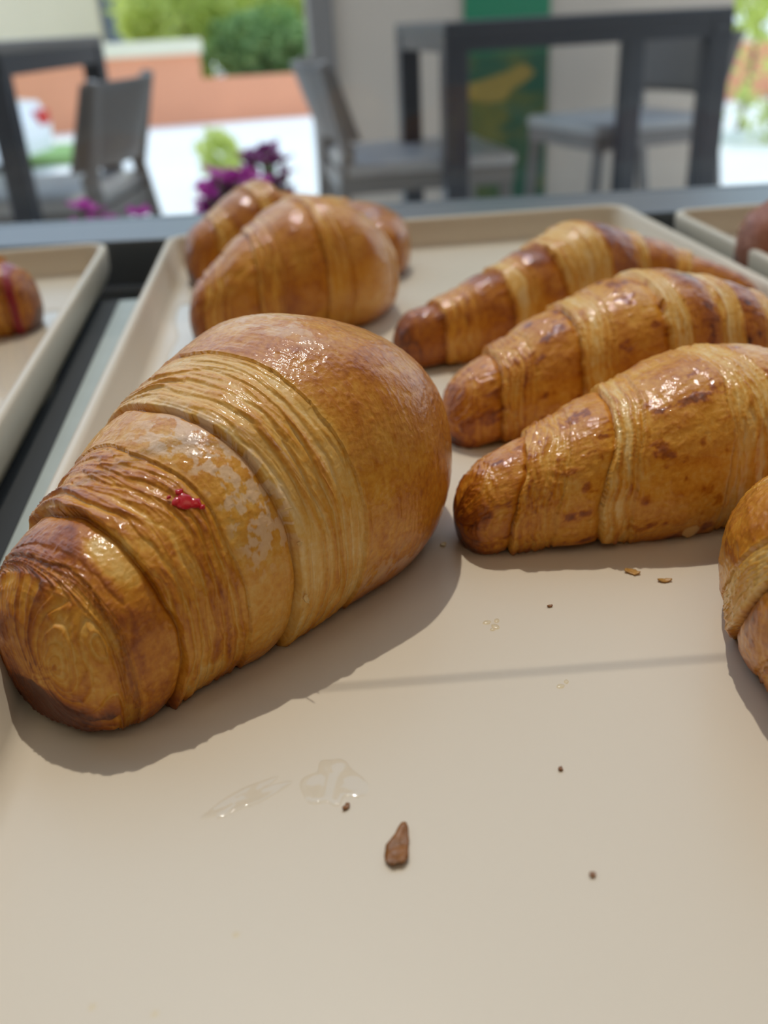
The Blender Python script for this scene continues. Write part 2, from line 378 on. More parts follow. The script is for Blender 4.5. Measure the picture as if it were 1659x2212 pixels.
    me = bpy.data.meshes.new(name); me.vertices.add(n1 * n2); me.vertices.foreach_set('co', Q.reshape(-1).astype(np.float32))
    i, j = np.meshgrid(np.arange(n1 - 1), np.arange(n2), indexing='ij'); j2 = (j + 1) % n2
    F = np.stack([i * n2 + j, i * n2 + j2, (i + 1) * n2 + j2, (i + 1) * n2 + j], -1).reshape(-1, 4)
    if np.median(sg) < 0: F = F[:, ::-1]
    me.loops.add(F.size); me.loops.foreach_set('vertex_index', F.reshape(-1).astype(np.int32))
    me.polygons.add(len(F)); me.polygons.foreach_set('loop_start', np.arange(0, F.size, 4, dtype=np.int32))
    me.update(calc_edges=True); me.validate()
    fl = np.zeros_like(bake)
    if flour:
        for (a0, a1, th_a, th_b, k) in flour:
            win = smooth01((tw - a0) / .04) * smooth01((a1 - tw) / .04) * smooth01((np.degrees(TH) - th_a) / 20) * smooth01((th_b - np.degrees(TH)) / 20)
            fl = np.maximum(fl, win * k * smooth01((fb(U, V, 420, 70, seed + 51, 4) - .49) / .05))
    jm = np.zeros_like(bake)
    if jam:
        for (a0, a1) in jam: jm = np.maximum(jm, smooth01((tw - a0) / .02) * smooth01((a1 - tw) / .02))
    for nm, arr in (('bake', np.clip(bake, 0, 1)), ('flour', fl), ('jam', jm)):
        at = me.attributes.new(nm, 'FLOAT', 'POINT'); at.data.foreach_set('value', arr.reshape(-1).astype(np.float32))
    o = link(name, me, mat or M_PASTRY, smooth=True); o.location = (p[0], p[1], 0)
    CRO[id(o)] = (t, th, Q, nn)
    return o
def on_surface(o, tt, deg):
    t, th, Q, nn = CRO[id(o)]; i = np.argmin(abs(t - tt)); j = np.argmin(abs(th - math.radians(deg % 360)))
    n = Vector(nn[i, j]); return Vector(Q[i, j]), n, Vector(Q[min(i + 3, len(t) - 1), j] - Q[max(i - 3, 0), j]).normalized()

HERO = [-.006, .2414, .846, .0919, .0625, -.0108, 1.3183, .0421, .0764, .4315, .2728, 1.4119, 1.7307]
B_ = [.1306, .3313, .1874, .0847, .0763, -.1568, -.4291, .0281, .0551, .317, .3003, 1.4802, 1.8462]
C_ = [.1194, .2516, .2154, .0806, .0818, .0618, -.4178, .0277, .0516, .3526, .2747, 1.3021, 1.7766]
A_ = [.1307, .4298, .4541, .096, .0991, .2408, -1.4584, .0249, .0562, .3597, .2779, .8991, 1.1926]
D_ = [.1206, .141, -1.3892, .0774, .0723, .8113, .5825, .0281, .0615, .3064, .2993, 1.6618, 1.2747]
E_ = [.0086, .4834, .4431, .066, .0500, .4529, 1.2114, .0371, .0685, .2935, .2151, 1.4785, 1.9]
F_ = [-.0152, .6068, .6008, .0563, .1240, .2203, -3.15, .0286, .0593, .4356, .54, 1.3652, .42]

hero = croissant('croissant', HERO, [(-1, -.88, 'lam', .46), (-.88, -.76, 'crust', .62), (-.76, -.56, 'lam', .47), (-.56, -.415, 'crust', .48), (-.415, -.19, 'lam', .24),
    (-.19, .45, 'crust', .54), (.45, .62, 'lam', .25), (.62, 1, 'crust', .55)], 800, 560, 100, slant=.0, rfreq=30, ridge=1.25, blister=.35, soft=.022, coil=(.46, .24, 15),
    tdens=lambda x: np.where(x < .45, 1 + 2.5 * np.exp(-((x + 1) / .08) ** 2), .25), flour=[(-.56, -.38, 0, 105, .62), (-.20, .1, 320, 350, .5), (-.08, .12, 60, 120, .4)], dark_tip=.38, patches=[(-.80, 62, .05, 22, -.34), (-.86, 95, .07, 35, .16), (-.70, 48, .010, 12, .16), (-.70, 330, .06, 14, -.2), (-.97, 20, .06, 60, -.16)])
tag(hero, 'largest golden croissant with a red jam spot, nearest on the middle tray', 'croissant', 'plain croissants on the middle tray')
cC = croissant('croissant', C_, [(-1, -.75, 'crust', .56), (-.75, -.60, 'lam', .38), (-.60, -.44, 'crust', .52), (-.44, -.34, 'lam', .27), (-.34, -.06, 'crust', .48), (-.06, .10, 'lam', .26),
    (.10, .40, 'crust', .50), (.40, .52, 'lam', .26), (.52, .74, 'crust', .5), (.74, .85, 'lam', .3), (.85, 1, 'crust', .55)], 440, 320, 200, slant=.10, rfreq=46, ridge=1.3, blister=1.0, spots=.30, dark_tip=.22)
tag(cC, 'brown-spotted croissant lying side-on whose tip nearly touches the one with the jam spot', 'croissant', 'plain croissants on the middle tray')
cB = croissant('croissant', B_, [(-1, -.76, 'crust', .56), (-.76, -.62, 'lam', .38), (-.62, -.41, 'crust', .53), (-.41, -.28, 'lam', .27), (-.28, -.06, 'crust', .55), (-.06, .03, 'lam', .22),
    (.03, .20, 'crust', .72), (.20, .36, 'lam', .2), (.36, .52, 'crust', .7), (.52, .62, 'lam', .22), (.62, .8, 'crust', .6), (.8, 1, 'lam', .4)], 360, 260, 300, slant=.03, rfreq=44, blister=1.2, spots=.30)
tag(cB, 'middle one of three parallel croissants, between the dark-banded and the brown-spotted one', 'croissant', 'plain croissants on the middle tray')
cA = croissant('croissant', A_, [(-1, -.78, 'crust', .74), (-.78, -.62, 'lam', .42), (-.62, -.45, 'crust', .70), (-.45, -.34, 'lam', .26), (-.34, -.20, 'crust', .70), (-.20, .04, 'lam', .20),
    (.04, .28, 'crust', .72), (.28, .36, 'lam', .25), (.36, .56, 'crust', .7), (.56, .66, 'lam', .3), (.66, 1, 'crust', .66)], 280, 200, 400, slant=.0, rfreq=40)
tag(cA, 'dark-banded croissant farthest back in the row of three parallel ones', 'croissant', 'plain croissants on the middle tray')
cD = croissant('croissant', D_, [(-1, -.70, 'lam', .4), (-.70, -.42, 'crust', .54), (-.42, -.27, 'lam', .22), (-.27, -.10, 'crust', .52), (-.10, .26, 'lam', .40), (.26, .46, 'crust', .52), (.46, .80, 'lam', .40), (.80, 1, 'crust', .55)],
    460, 340, 500, slant=-.28, th0=0, toff=-.72, rfreq=46, blister=1.2, ridge=1.3, soft=.03, spots=.2)
tag(cD, 'croissant whose ridged end overlaps the brown-spotted one, cut off by the photo edge', 'croissant', 'plain croissants on the middle tray')
cE = croissant('croissant', E_, [(-1, -.85, 'crust', .7), (-.85, -.68, 'lam', .46), (-.68, -.5, 'crust', .56), (-.5, -.36, 'lam', .44), (-.36, -.1, 'crust', .54), (-.1, .04, 'lam', .42), (.04, .42, 'crust', .52),
    (.42, .56, 'lam', .4), (.56, 1, 'crust', .62)], 260, 200, 600, slant=.04, rfreq=34, blister=1.6)
tag(cE, 'tall glossy croissant directly behind the one with the jam spot', 'croissant', 'plain croissants on the middle tray')
cF = croissant('croissant', F_, [(-1, -.7, 'crust', .62), (-.7, -.55, 'lam', .34), (-.55, -.25, 'crust', .58), (-.25, -.1, 'lam', .34), (-.1, .3, 'crust', .55), (.3, .45, 'lam', .34), (.45, 1, 'crust', .6)],
    200, 150, 700, slant=.03, rfreq=30)
tag(cF, 'farthest croissant on the middle tray, mostly hidden behind the tall glossy one', 'croissant', 'plain croissants on the middle tray')
pG = croissant('jam_croissant', [-.2105, .512, .12, .072, .072, .3, -.3, .031, .056, .42, .45, 1.6, 1.9], [(-1, -.6, 'crust', .6), (-.6, -.4, 'lam', .35), (-.4, .1, 'crust', .6), (.1, .3, 'lam', .4), (.3, .55, 'crust', .55), (.55, .78, 'lam', .4), (.78, 1, 'crust', .62)],
    200, 150, 800, slant=.06, rfreq=36, jam=[(.60, .68), (.80, .875)])
tag(pG, 'croissant with dark red jam stripes on the tray left of the middle one', 'pastry')
pH = croissant('cocoa_croissant', [.318, .50, .1, .072, .072, .3, -.3, .031, .060, .5, .45, 1.9, 1.9], [(-1, -.5, 'crust', .45), (-.5, -.35, 'lam', .35), (-.35, .2, 'crust', .5), (.2, .4, 'lam', .35), (.4, 1, 'crust', .5)],
    200, 150, 900, rfreq=36, mat=M_COCOA)
tag(pH, 'dull reddish brown pastry on the far right tray', 'pastry')

# jam spot, flakes and a drip of dough: parts of their croissants
M_JAM = simple('red_jam', (.50, .002, .008), .22, coat=.15)
co, n, tg = on_surface(hero, -.609, 54)
Q = Matrix((tg, n.cross(tg), n)).transposed().to_4x4(); Q.translation = co
mb = MB()
for (x, y, r, s) in ((0, 0, .0021, 1.0), (.0012, -.0018, .0015, .9), (-.0014, .0012, .0013, .8), (.0005, .0026, .0010, .8), (.0016, -.0036, .0008, .7), (-.002, .0032, .0006, .7)):
    b_ = bmesh.new(); bmesh.ops.create_icosphere(b_, subdivisions=3, radius=1)
    for v in b_.verts:
        k = 1 + .12 * math.sin(v.co.x * 5 + r * 9e3) + .1 * math.sin(v.co.y * 6 + 1); v.co = Vector((x + v.co.x * r * k, y + v.co.y * r * k * s, v.co.z * .00045))
    mb.add(b_, Q)
o = mb.build('jam_spot', M_JAM, hero, True); o['label'] = 'small glossy red jam spot'
M_FLAKE = simple('pale_pastry_flake', (.80, .55, .24), .45, noise=.2, scale=500)
M_FLAKED = simple('dark_pastry_flake', (.24, .09, .016), .4, noise=.55, scale=420, bump=.5)
def flake_bm(L, Wd, curl, seed, nx=9, ny=5, th=.00035, shape=None):
    rg = random.Random(seed); bm = bmesh.new(); top = []; bot = []
    off = [rg.uniform(-.22, .22) for _ in range(nx)]; wd = [max(.18, math.sin(math.pi * (i + .6) / (nx + .2)) ** .6 + rg.uniform(-.22, .12)) for i in range(nx)]
    if shape: wd, off = shape
    for i in range(nx):
        rt_, rb_ = [], []
        for j in range(ny):
            x = (i / (nx - 1) - .5) * L + rg.uniform(-.03, .03) * L; y = ((j / (ny - 1) - .5) * wd[i] + off[i] * .5) * Wd
            z = curl * ((i / (nx - 1) - .5) * 2) ** 2 + curl * .5 * math.sin(j * 1.3 + i * .6) * .5 + curl * .4
            rt_.append(bm.verts.new((x, y, z + th))); rb_.append(bm.verts.new((x, y, z)))
        top.append(rt_); bot.append(rb_)
    for i in range(nx - 1):
        for j in range(ny - 1):
            bm.faces.new((top[i][j], top[i + 1][j], top[i + 1][j + 1], top[i][j + 1])); bm.faces.new((bot[i][j + 1], bot[i + 1][j + 1], bot[i + 1][j], bot[i][j]))
    for i in range(nx - 1):
        bm.faces.new((bot[i][0], bot[i + 1][0], top[i + 1][0], top[i][0])); bm.faces.new((top[i][-1], top[i + 1][-1], bot[i + 1][-1], bot[i][-1]))
    for j in range(ny - 1):
        bm.faces.new((top[0][j], top[0][j + 1], bot[0][j + 1], bot[0][j])); bm.faces.new((bot[-1][j], bot[-1][j + 1], top[-1][j + 1], top[-1][j]))
    return bm
for k, (tt, dg, L, Wd, rot) in enumerate(((-.425, 24, .0048, .0016, .15), (-.42, 10, .0040, .0014, 1.2), (-.43, 33, .0030, .0010, .7), (-.42, 350, .003, .0012, 1.6))):
    co, n, tg = on_surface(hero, tt, dg); Q = Matrix((tg, n.cross(tg), n)).transposed().to_4x4(); Q.translation = co + n * .0001
    mb = MB(); mb.add(flake_bm(L, Wd, .0006, 40 + k), Q @ Matrix.Rotation(rot, 4, 'Z')); mb.build('flake', M_FLAKE, hero, True)
co, n, tg = on_surface(cC, -.20, 320)
mb = MB(); b_ = bmesh.new(); bmesh.ops.create_uvsphere(b_, u_segments=16, v_segments=12, radius=1)
for v in b_.verts:
    k = .55 + .45 * (v.co.z * .5 + .5); v.co = Vector((co.x + v.co.x * .0045 * k, co.y - .0005 + v.co.y * .003 * k, .0042 + v.co.z * .0040))
mb.add(b_); mb.build('dough_drip', simple('butter_drip', (.72, .45, .16), .3, coat=.4), cC, True)

# ---------------------------------------------------------------- crumbs and syrup on the tray
M_GOLDF = simple('golden_pastry_flake', (.46, .24, .05), .4, noise=.4, scale=400)
def crumb(x, y, L, Wd, rz, label, mat, curl=.0006, seed=1, cat='crumb', grp='crumbs on the middle tray', shape=None):
    mb = MB(); mb.add(flake_bm(L, Wd, curl, seed, shape=shape), Matrix.Rotation(rz, 4, 'Z')); o = mb.build('crumb', mat, None, True)
    me = o.data; mz = min(v.co.z for v in me.vertices)
    o.location = (x, y, -mz + .00005); return tag(o, label, cat, grp)
crumb(.0092, .1257, .0098, .0046, 1.5, 'largest dark brown pastry flake alone on the bare front of the tray', M_FLAKED, .0007, 3, shape=([.55, .95, 1, .98, .95, .8, .55, .45, .2], [.15, .1, .1, .05, 0, -.25, -.45, -.6, -.7]))
crumb(.0002, .1371, .0018, .0012, .6, 'tiny orange crumb beside the syrup smear on the tray', M_FLAKED, .0003, 4)
crumb(.0856, .2116, .0042, .0026, -.6, 'golden flake under the spotted croissant, the bigger of two', M_GOLDF, .0004, 5)
crumb(.0927, .2059, .0038, .0016, -.15, 'narrow golden flake under the spotted croissant, the smaller of two', M_GOLDF, .0004, 6)
crumb(.0589, .1995, .0014, .0008, .1, 'speck of crust lying between the jam-spot croissant and the two golden flakes', M_FLAKED, .0002, 7)
crumb(.0453, .1407, .0010, .0010, .9, 'minute brown speck on the tray above the dark flake', M_FLAKED, .0002, 8)
crumb(.0437, .1137, .0012, .0012, .3, 'dark round speck on the tray to the right of the dark flake', M_FLAKED, .0002, 9)
M_DRIED = simple('dried_syrup', (.80, .62, .30), .2, coat=.8)
crumb(.0366, .2368, .0020, .0016, .7, 'glossy yellow crumb in the gap between the two nearest croissants', M_DRIED, .0003, 10)

def puddle(name, cx, cy, rx, ry, rz, seed, label, cat, h=.00028, mat=None, n=56, rough=.35, inner=0.0):
    rg = random.Random(seed); ph = [rg.uniform(0, 6.28) for _ in range(6)]
    bm = bmesh.new(); rings = []
    for (f, z) in ((1.0, 0.0), (.96, h * .6), (.88, h), (.70, h * .75), (.4, h * .55)):
        L = []
        for i in range(n):
            q = 2 * math.pi * i / n; k = 1 + rough * sum(math.sin((j + 2) * q + ph[j]) / (j + 2) for j in range(6))
            L.append(bm.verts.new((f * k * rx * math.cos(q), f * k * ry * math.sin(q), z * (1 + .3 * math.sin(5 * q + ph[0])))))
        rings.append(L)
    for a_, b_ in zip(rings, rings[1:]):
        for i in range(n): bm.faces.new((a_[i], a_[(i + 1) % n], b_[(i + 1) % n], b_[i]))
    bm.faces.new(rings[-1]); bmesh.ops.recalc_face_normals(bm, faces=bm.faces)
    if bm.faces[-1].normal.z < 0 if hasattr(bm.faces, 'ensure_lookup_table') and not bm.faces.ensure_lookup_table() else False: bmesh.ops.reverse_faces(bm, faces=bm.faces)
    me = bpy.data.meshes.new(name); bm.to_mesh(me); bm.free()
    o = link(name, me, mat or M_SYRUP, smooth=True); o.location = (cx, cy, .0001); o.rotation_euler = (0, 0, rz)
    return tag(o, label, cat)
puddle('syrup_smear', -.0020, .1445, .0055, .0075, .1, 3, 'clear glossy syrup smear on the bare tray beside the tiny orange crumb', 'syrup')
puddle('syrup_smear', -.0200, .1430, .0095, .0026, .52, 5, 'thin clear syrup trickle on the tray, on the jam-spot croissant side', 'syrup')
M_DROP = glass_mat('glint', (.97, .93, .82), .26, 1.5)
def drop(x, y, r, h, rz, label, grp):  # clear domes added and sloped so the sun glints off the tray here
    bm = bmesh.new(); n = 18; rings = []
    for k in range(5):
        f = math.cos(k / 5 * math.pi / 2); z = math.sin(k / 5 * math.pi / 2) * h
        rings.append([bm.verts.new((f * r * math.cos(2 * math.pi * i / n) * (1 + .15 * math.sin(4 * math.pi * i / n + rz)), f * r * .8 * math.sin(2 * math.pi * i / n), z)) for i in range(n)])
    for a_, b_ in zip(rings, rings[1:]):
        for i in range(n): bm.faces.new((a_[i], a_[(i + 1) % n], b_[(i + 1) % n], b_[i]))
    top = bm.verts.new((0, 0, h))
    for i in range(n): bm.faces.new((rings[-1][i], rings[-1][(i + 1) % n], top))
    me = bpy.data.meshes.new('glint_drop'); bm.to_mesh(me); bm.free()
    o = link('glint_drop', me, M_DROP, smooth=True); o.location = (x, y, .0001); o.rotation_euler = (0, 0, rz); tag(o, label, 'drop', grp)
for i, (dx, dy, r) in enumerate(((-.0014, .0012, .0011), (.0013, .0015, .0009), (.0004, -.0010, .0012), (-.0006, -.0022, .0007))):
    drop(.0425 + dx, .1941 + dy, r, .00032, i * 1.1, ('upper left', 'upper right', 'biggest', 'lowest')[i] + ' of four added glaze drops nearer the gap between the foremost croissants', 'added glint drops nearer the croissants')
for i, (dx, dy, r) in enumerate(((-.0006, -.0004, .0010), (.0012, .0010, .0007))):
    drop(.0533 + dx, .1674 + dy, r, .00027, i * 1.3, ('larger', 'smaller')[i] + ' of two tiny added glaze drops at the thin shadow line on the tray', 'added glint drops at the shadow line')
drop(-.0336, .0978, .0006, .00014, .3, 'tiny added glaze drop at the bottom edge of the photo, right of its twin', 'added glint drops at the front')
drop(-.0440, .1005, .0006, .00014, .9, 'tiny added glaze drop near the bottom left corner of the photo', 'added glint drops at the front')
drop(-.0210, .1107, .0006, .00016, .2, 'lone tiny added glaze drop on the tray in front of the syrup smear', 'added glint drops at the front')
puddle('syrup_puddle', -.150, .465, .032, .085, .1, 13, 'wide wet syrup puddle on the tray beside the red-striped pastry', 'syrup', h=.0006)
puddle('syrup_puddle', -.052, .475, .016, .085, .05, 15, 'long wet syrup streak along the rim behind the jam-spot croissant', 'syrup', h=.0006, rough=.5)

# ---------------------------------------------------------------- outdoors
M_PAVE = simple('pale_paving', (.92, .90, .84), .7, noise=.06, scale=2)
M_ROAD = simple('pale_concrete_street', (.90, .89, .85), .8, noise=.06, scale=1)
tag(MB().box(-30, 30, 1.0, 6.2, Z0 - .1, Z0).build('pavement', M_PAVE), kind='structure')
tag(MB().box(-30, 30, 6.2, 60, Z0 - .1, Z0 - .03).build('street', M_ROAD), kind='structure')
M_TERRA = simple('terracotta_render', (.86, .36, .20), .8, noise=.08, scale=3)
M_COPE = simple('cream_coping', (.88, .80, .60), .7, noise=.05, scale=3)
gw = empty('garden_wall', (-1.0, 9.5, Z0)); gw.rotation_euler = (0, 0, math.radians(5.5)); tag(gw, 'low terracotta garden wall with cream coping across the street', 'wall')
MB().box(-5.0, .33, 0, .3, -.04, .56).build('wall_panel', M_TERRA, gw)
MB().box(.33, 4.2, 0, .3, -.04, .34).build('wall_panel', M_TERRA, gw)
MB().box(-5.0, .36, -.04, .34, .56, .68, .01).build('coping', M_COPE, gw)
# building beyond
bl = empty('apartment_building', (-2.6, 14.5, Z0)); tag(bl, 'cream rendered building with a dark bay beyond the garden wall', 'building')
MB().box(-4.0, .30, 0, 5, 0, 2.6).build('wall_panel', simple('cream_render', (.78, .66, .46), .8, noise=.05, scale=2), bl)
MB().box(.30, .95, .3, 5, 0, 2.6).build('bay_wall', simple('dark_blue_render', (.20, .24, .32), .7), bl)  # dark blue colour on the set-back bay
MB().box(.95, 3.0, .1, 5, .95, 2.6).build('upper_wall', simple('pink_render', (.80, .50, .46), .8), bl)
f = MB().box(-1.85, -1.05, -.04, 0, 1.3, 2.2).build('window_frame', M_COPE, bl); MB().box(-1.78, -1.12, -.05, -.035, 1.37, 2.13).build('pane', M_DARK, f)
MB().box(-4.2, 3.1, -.2, 5.2, 2.6, 2.75).build('roof', M_TERRA, bl)

def leaf_mesh(name, n, ctr, rad, size, seed, shell=.45):
    rg = np.random.default_rng(seed)
    d = rg.normal(size=(n, 3)); d /= np.linalg.norm(d, axis=1, keepdims=True); r = shell + (1 - shell) * rg.random(n) ** .6
    lump = 1 + .22 * np.sin(d[:, 0] * 5 + seed) * np.sin(d[:, 2] * 6 + d[:, 1] * 4)
    c = np.array(ctr) + d * (r * lump)[:, None] * np.array(rad)
    u = rg.normal(size=(n, 3)); u /= np.linalg.norm(u, axis=1, keepdims=True); v = np.cross(u, rg.normal(size=(n, 3))); v /= np.linalg.norm(v, axis=1, keepdims=True)
    s = size * (.6 + .8 * rg.random(n))[:, None]
    Pq = np.stack([c - u * s, c - v * s * .5 + u * s * .1, c + u * s, c + v * s * .5 + u * s * .1], 1).reshape(-1, 3)
    me = bpy.data.meshes.new(name); me.from_pydata(Pq.tolist(), [], np.arange(4 * n).reshape(-1, 4).tolist()); return me
def leaf_mat(name, col, tr=.5):
    m, t, p = mat_new(name); N = t.nodes; L = t.links
    tcn = N.new('ShaderNodeTexCoord'); ns = N.new('ShaderNodeTexNoise'); ns.inputs['Scale'].default_value = 3; L.new(tcn.outputs['Object'], ns.inputs['Vector'])
    mx = N.new('ShaderNodeMix'); mx.data_type = 'RGBA'; mx.inputs['A'].default_value = (*[c * .55 for c in col], 1); mx.inputs['B'].default_value = (*[min(1, c * 1.45) for c in col], 1)
    L.new(ns.outputs['Fac'], mx.inputs['Factor']); L.new(mx.outputs['Result'], p.inputs['Base Color']); p.inputs['Roughness'].default_value = .6
    tl = N.new('ShaderNodeBsdfTranslucent'); L.new(mx.outputs['Result'], tl.inputs[0]); ms = N.new('ShaderNodeMixShader'); ms.inputs[0].default_value = tr
    L.new(p.outputs[0], ms.inputs[1]); L.new(tl.outputs[0], ms.inputs[2]); L.new(ms.outputs[0], N['Material Output'].inputs[0]); return m
M_LEAF = leaf_mat('fresh_green_leaves', (.66, .84, .22), .6); M_LEAFD = leaf_mat('deep_green_leaves', (.26, .42, .15), .45)
M_BARK = simple('bark', (.16, .11, .07), .9, noise=.3, scale=30)
def tree(name, x, y, h, rad, n, size, mat, label, cat, seed, zc=None, stems=1):
    r = empty(name, (x, y, Z0)); tag(r, label, cat); zc = zc or h
    mb = MB()
    for k in range(stems):
        a_ = 6.28 * k / stems + seed; mb.cyl((.04 * math.cos(a_) * (stems > 1), .04 * math.sin(a_) * (stems > 1), -.02), (.3 * rad[0] * math.cos(a_), .3 * rad[1] * math.sin(a_), zc), .05 * rad[2], .02 * rad[2], 8)
    mb.build('trunk', M_BARK, r)
    o = link('crown', leaf_mesh('crown', n, (0, 0, zc), rad, size, seed), mat, r); o['kind'] = 'stuff'
    return r
tree('shrub', -.95, 10.7, 1.2, (.6, .5, .75), 2400, .07, M_LEAF, 'bright sunlit bush behind the garden wall beside the cream building', 'bush', 1, .85, 3)
tree('shrub', .32, 11.0, 1.2, (.62, .5, .8), 2400, .07, M_LEAF, 'bright sunlit bush behind the low part of the garden wall', 'bush', 2, .85, 3)
tree('shrub', -.1, 10.15, .8, (.55, .25, .36), 1800, .05, M_LEAFD, 'dark green bush just over the low part of the garden wall', 'bush', 3, .55, 3)
tree('street_tree', -.2, 12.8, 2.4, (1.7, 1.2, .85), 3800, .09, M_LEAF, 'tall leafy street tree rising over the bushes', 'tree', 4, 1.55)
tree('shrub', -2.55, 8.3, .8, (.35, .3, .45), 1100, .05, M_LEAF, 'green bush at the left end of the garden wall', 'bush', 5, .5, 2)
tree('low_shrub', -.33, 5.2, .3, (.11, .11, .12), 500, .025, M_LEAF, 'small pale green shrub on the pavement behind the pink flowers', 'bush', 6, .18, 3)
tag(MB().box(-2.6, -1.15, 7.0, 7.9, Z0 - .03, Z0 + .03, .01).build('lawn', simple('lawn_green', (.25, .42, .14), .9, noise=.3, scale=30)), kind='structure')
# right side beyond the pillar
tree('street_tree', 3.05, 6.4, 1.1, (.62, .5, .42), 1500, .05, M_LEAF, 'small sunlit tree right of the pillar', 'tree', 7, .95)
tree('shrub', 2.95, 5.6, .3, (.42, .3, .30), 420, .03, M_LEAF, 'sparse sunlit shrub on the pavement right of the pillar', 'bush', 8, .28, 4)
kw = empty('kerb_wall', (3.6, 8.6, Z0)); tag(kw, 'salmon painted low wall behind the small tree right of the pillar', 'wall')
MB().box(-1.0, 3, 0, .25, -.04, .42).build('wall_panel', M_TERRA, kw); MB().box(-1.02, 3.02, -.03, .28, .42, .48, .008).build('coping', M_COPE, kw)

# pillar and green banner
M_PILLAR = simple('beige_pillar_render', (.56, .455, .36), .75, noise=.05, scale=3)
tag(MB().box(.202, 1.603, 3.50, 3.90, Z0, 2.6, .008).build('pillar', M_PILLAR), kind='structure')
tag(MB().box(.126, .207, 3.47, 3.85, Z0, 2.6, .006).build('trim_1', simple('grey_brown_trim', (.20, .175, .155), .6)), kind='structure')
def banner_mat():
    m, t, p = mat_new('green_banner_print'); N = t.nodes; L = t.links
    tcn = N.new('ShaderNodeTexCoord'); mp = N.new('ShaderNodeMapping'); mp.inputs['Scale'].default_value = (2.2, 1, 4.5); L.new(tcn.outputs['Object'], mp.inputs[0])
    ns = N.new('ShaderNodeTexNoise'); ns.inputs['Scale'].default_value = 2.1; ns.inputs['Detail'].default_value = 2; ns.inputs['Distortion'].default_value = .6; L.new(mp.outputs[0], ns.inputs[0])
    cr = N.new('ShaderNodeValToRGB'); el = cr.color_ramp.elements; el[0].position = .42; el[0].color = (.010, .075, .035, 1); el[1].position = .60; el[1].color = (.10, .11, .02, 1)
    L.new(ns.outputs['Fac'], cr.inputs[0])
    sp = N.new('ShaderNodeSeparateXYZ'); L.new(tcn.outputs['Object'], sp.inputs[0])
    mr = N.new('ShaderNodeMapRange'); mr.inputs[1].default_value = .10; mr.inputs[2].default_value = .14; L.new(sp.outputs['Z'], mr.inputs[0])
    m1 = N.new('ShaderNodeMix'); m1.data_type = 'RGBA'; m1.inputs['B'].default_value = (.012, .19, .085, 1); L.new(mr.outputs[0], m1.inputs['Factor']); L.new(cr.outputs[0], m1.inputs['A'])
    L.new(m1.outputs['Result'], p.inputs['Base Color']); p.inputs['Roughness'].default_value = .45
    return m
bn = empty('banner', (.797, 3.49, -.1)); tag(bn, 'green hanging banner with an ochre blotch on the beige pillar', 'banner')
MB().box(-.148, .148, -.004, .004, -.42, 1.2).build('cloth', banner_mat(), bn)
mb = MB(); b_ = bmesh.new(); pts = [(-.134, .02), (-.06, .035), (.0, .05), (.06, .075), (.1, .045), (.07, .02), (.02, -.005), (-.01, -.04), (-.07, -.045), (-.134, -.03)]
mb.prism(pts, -.0062, -.0045); o = mb.build('ochre_print', simple('ochre_ink', (.30, .19, .03), .5, noise=.3, scale=20), bn)
MB().cyl((-.15, 0, 1.2), (.15, 0, 1.2), .01).build('pole', M_RAIL, bn)

# tables
def table(name, x, y, rz, wx, wy, top, label, leg=.055, mat_top=None):
    r = empty(name, (x, y, Z0)); r.rotation_euler = (0, 0, rz); tag(r, label, 'table')
    MB().box(-wx / 2, wx / 2, -wy / 2, wy / 2, top - .022, top, .004).build('table_top', mat_top or M_DARK, r)
    fr = MB()
    for s in (-1, 1):
        fr.box(-wx / 2, wx / 2, s * (wy / 2 - leg / 2) - leg / 2 * .9, s * (wy / 2 - leg / 2) + leg / 2 * .9, top - .06, top - .022)
        fr.box(s * (wx / 2 - leg / 2) - leg / 2 * .9, s * (wx / 2 - leg / 2) + leg / 2 * .9, -wy / 2, wy / 2, top - .06, top - .022)
    fr.build('frame', M_DARK, r)
    for sx_ in (-1, 1):
        for sy_ in (-1, 1):
            X, Y = sx_ * (wx / 2 - leg / 2), sy_ * (wy / 2 - leg / 2)
            MB().box(X - leg / 2, X + leg / 2, Y - leg / 2, Y + leg / 2, 0, top - .06, .003).build('leg', M_DARK, r)
    return r
table('patio_table', .700, 2.55, math.radians(6), .70, .50, .752, 'dark square patio table in front of the beige pillar and green banner')
table('patio_table', -.80, 2.36, math.radians(-9), .68, .62, .765, 'dark patio table at the left side before the terracotta wall', leg=.045, mat_top=M_LEGGREY)

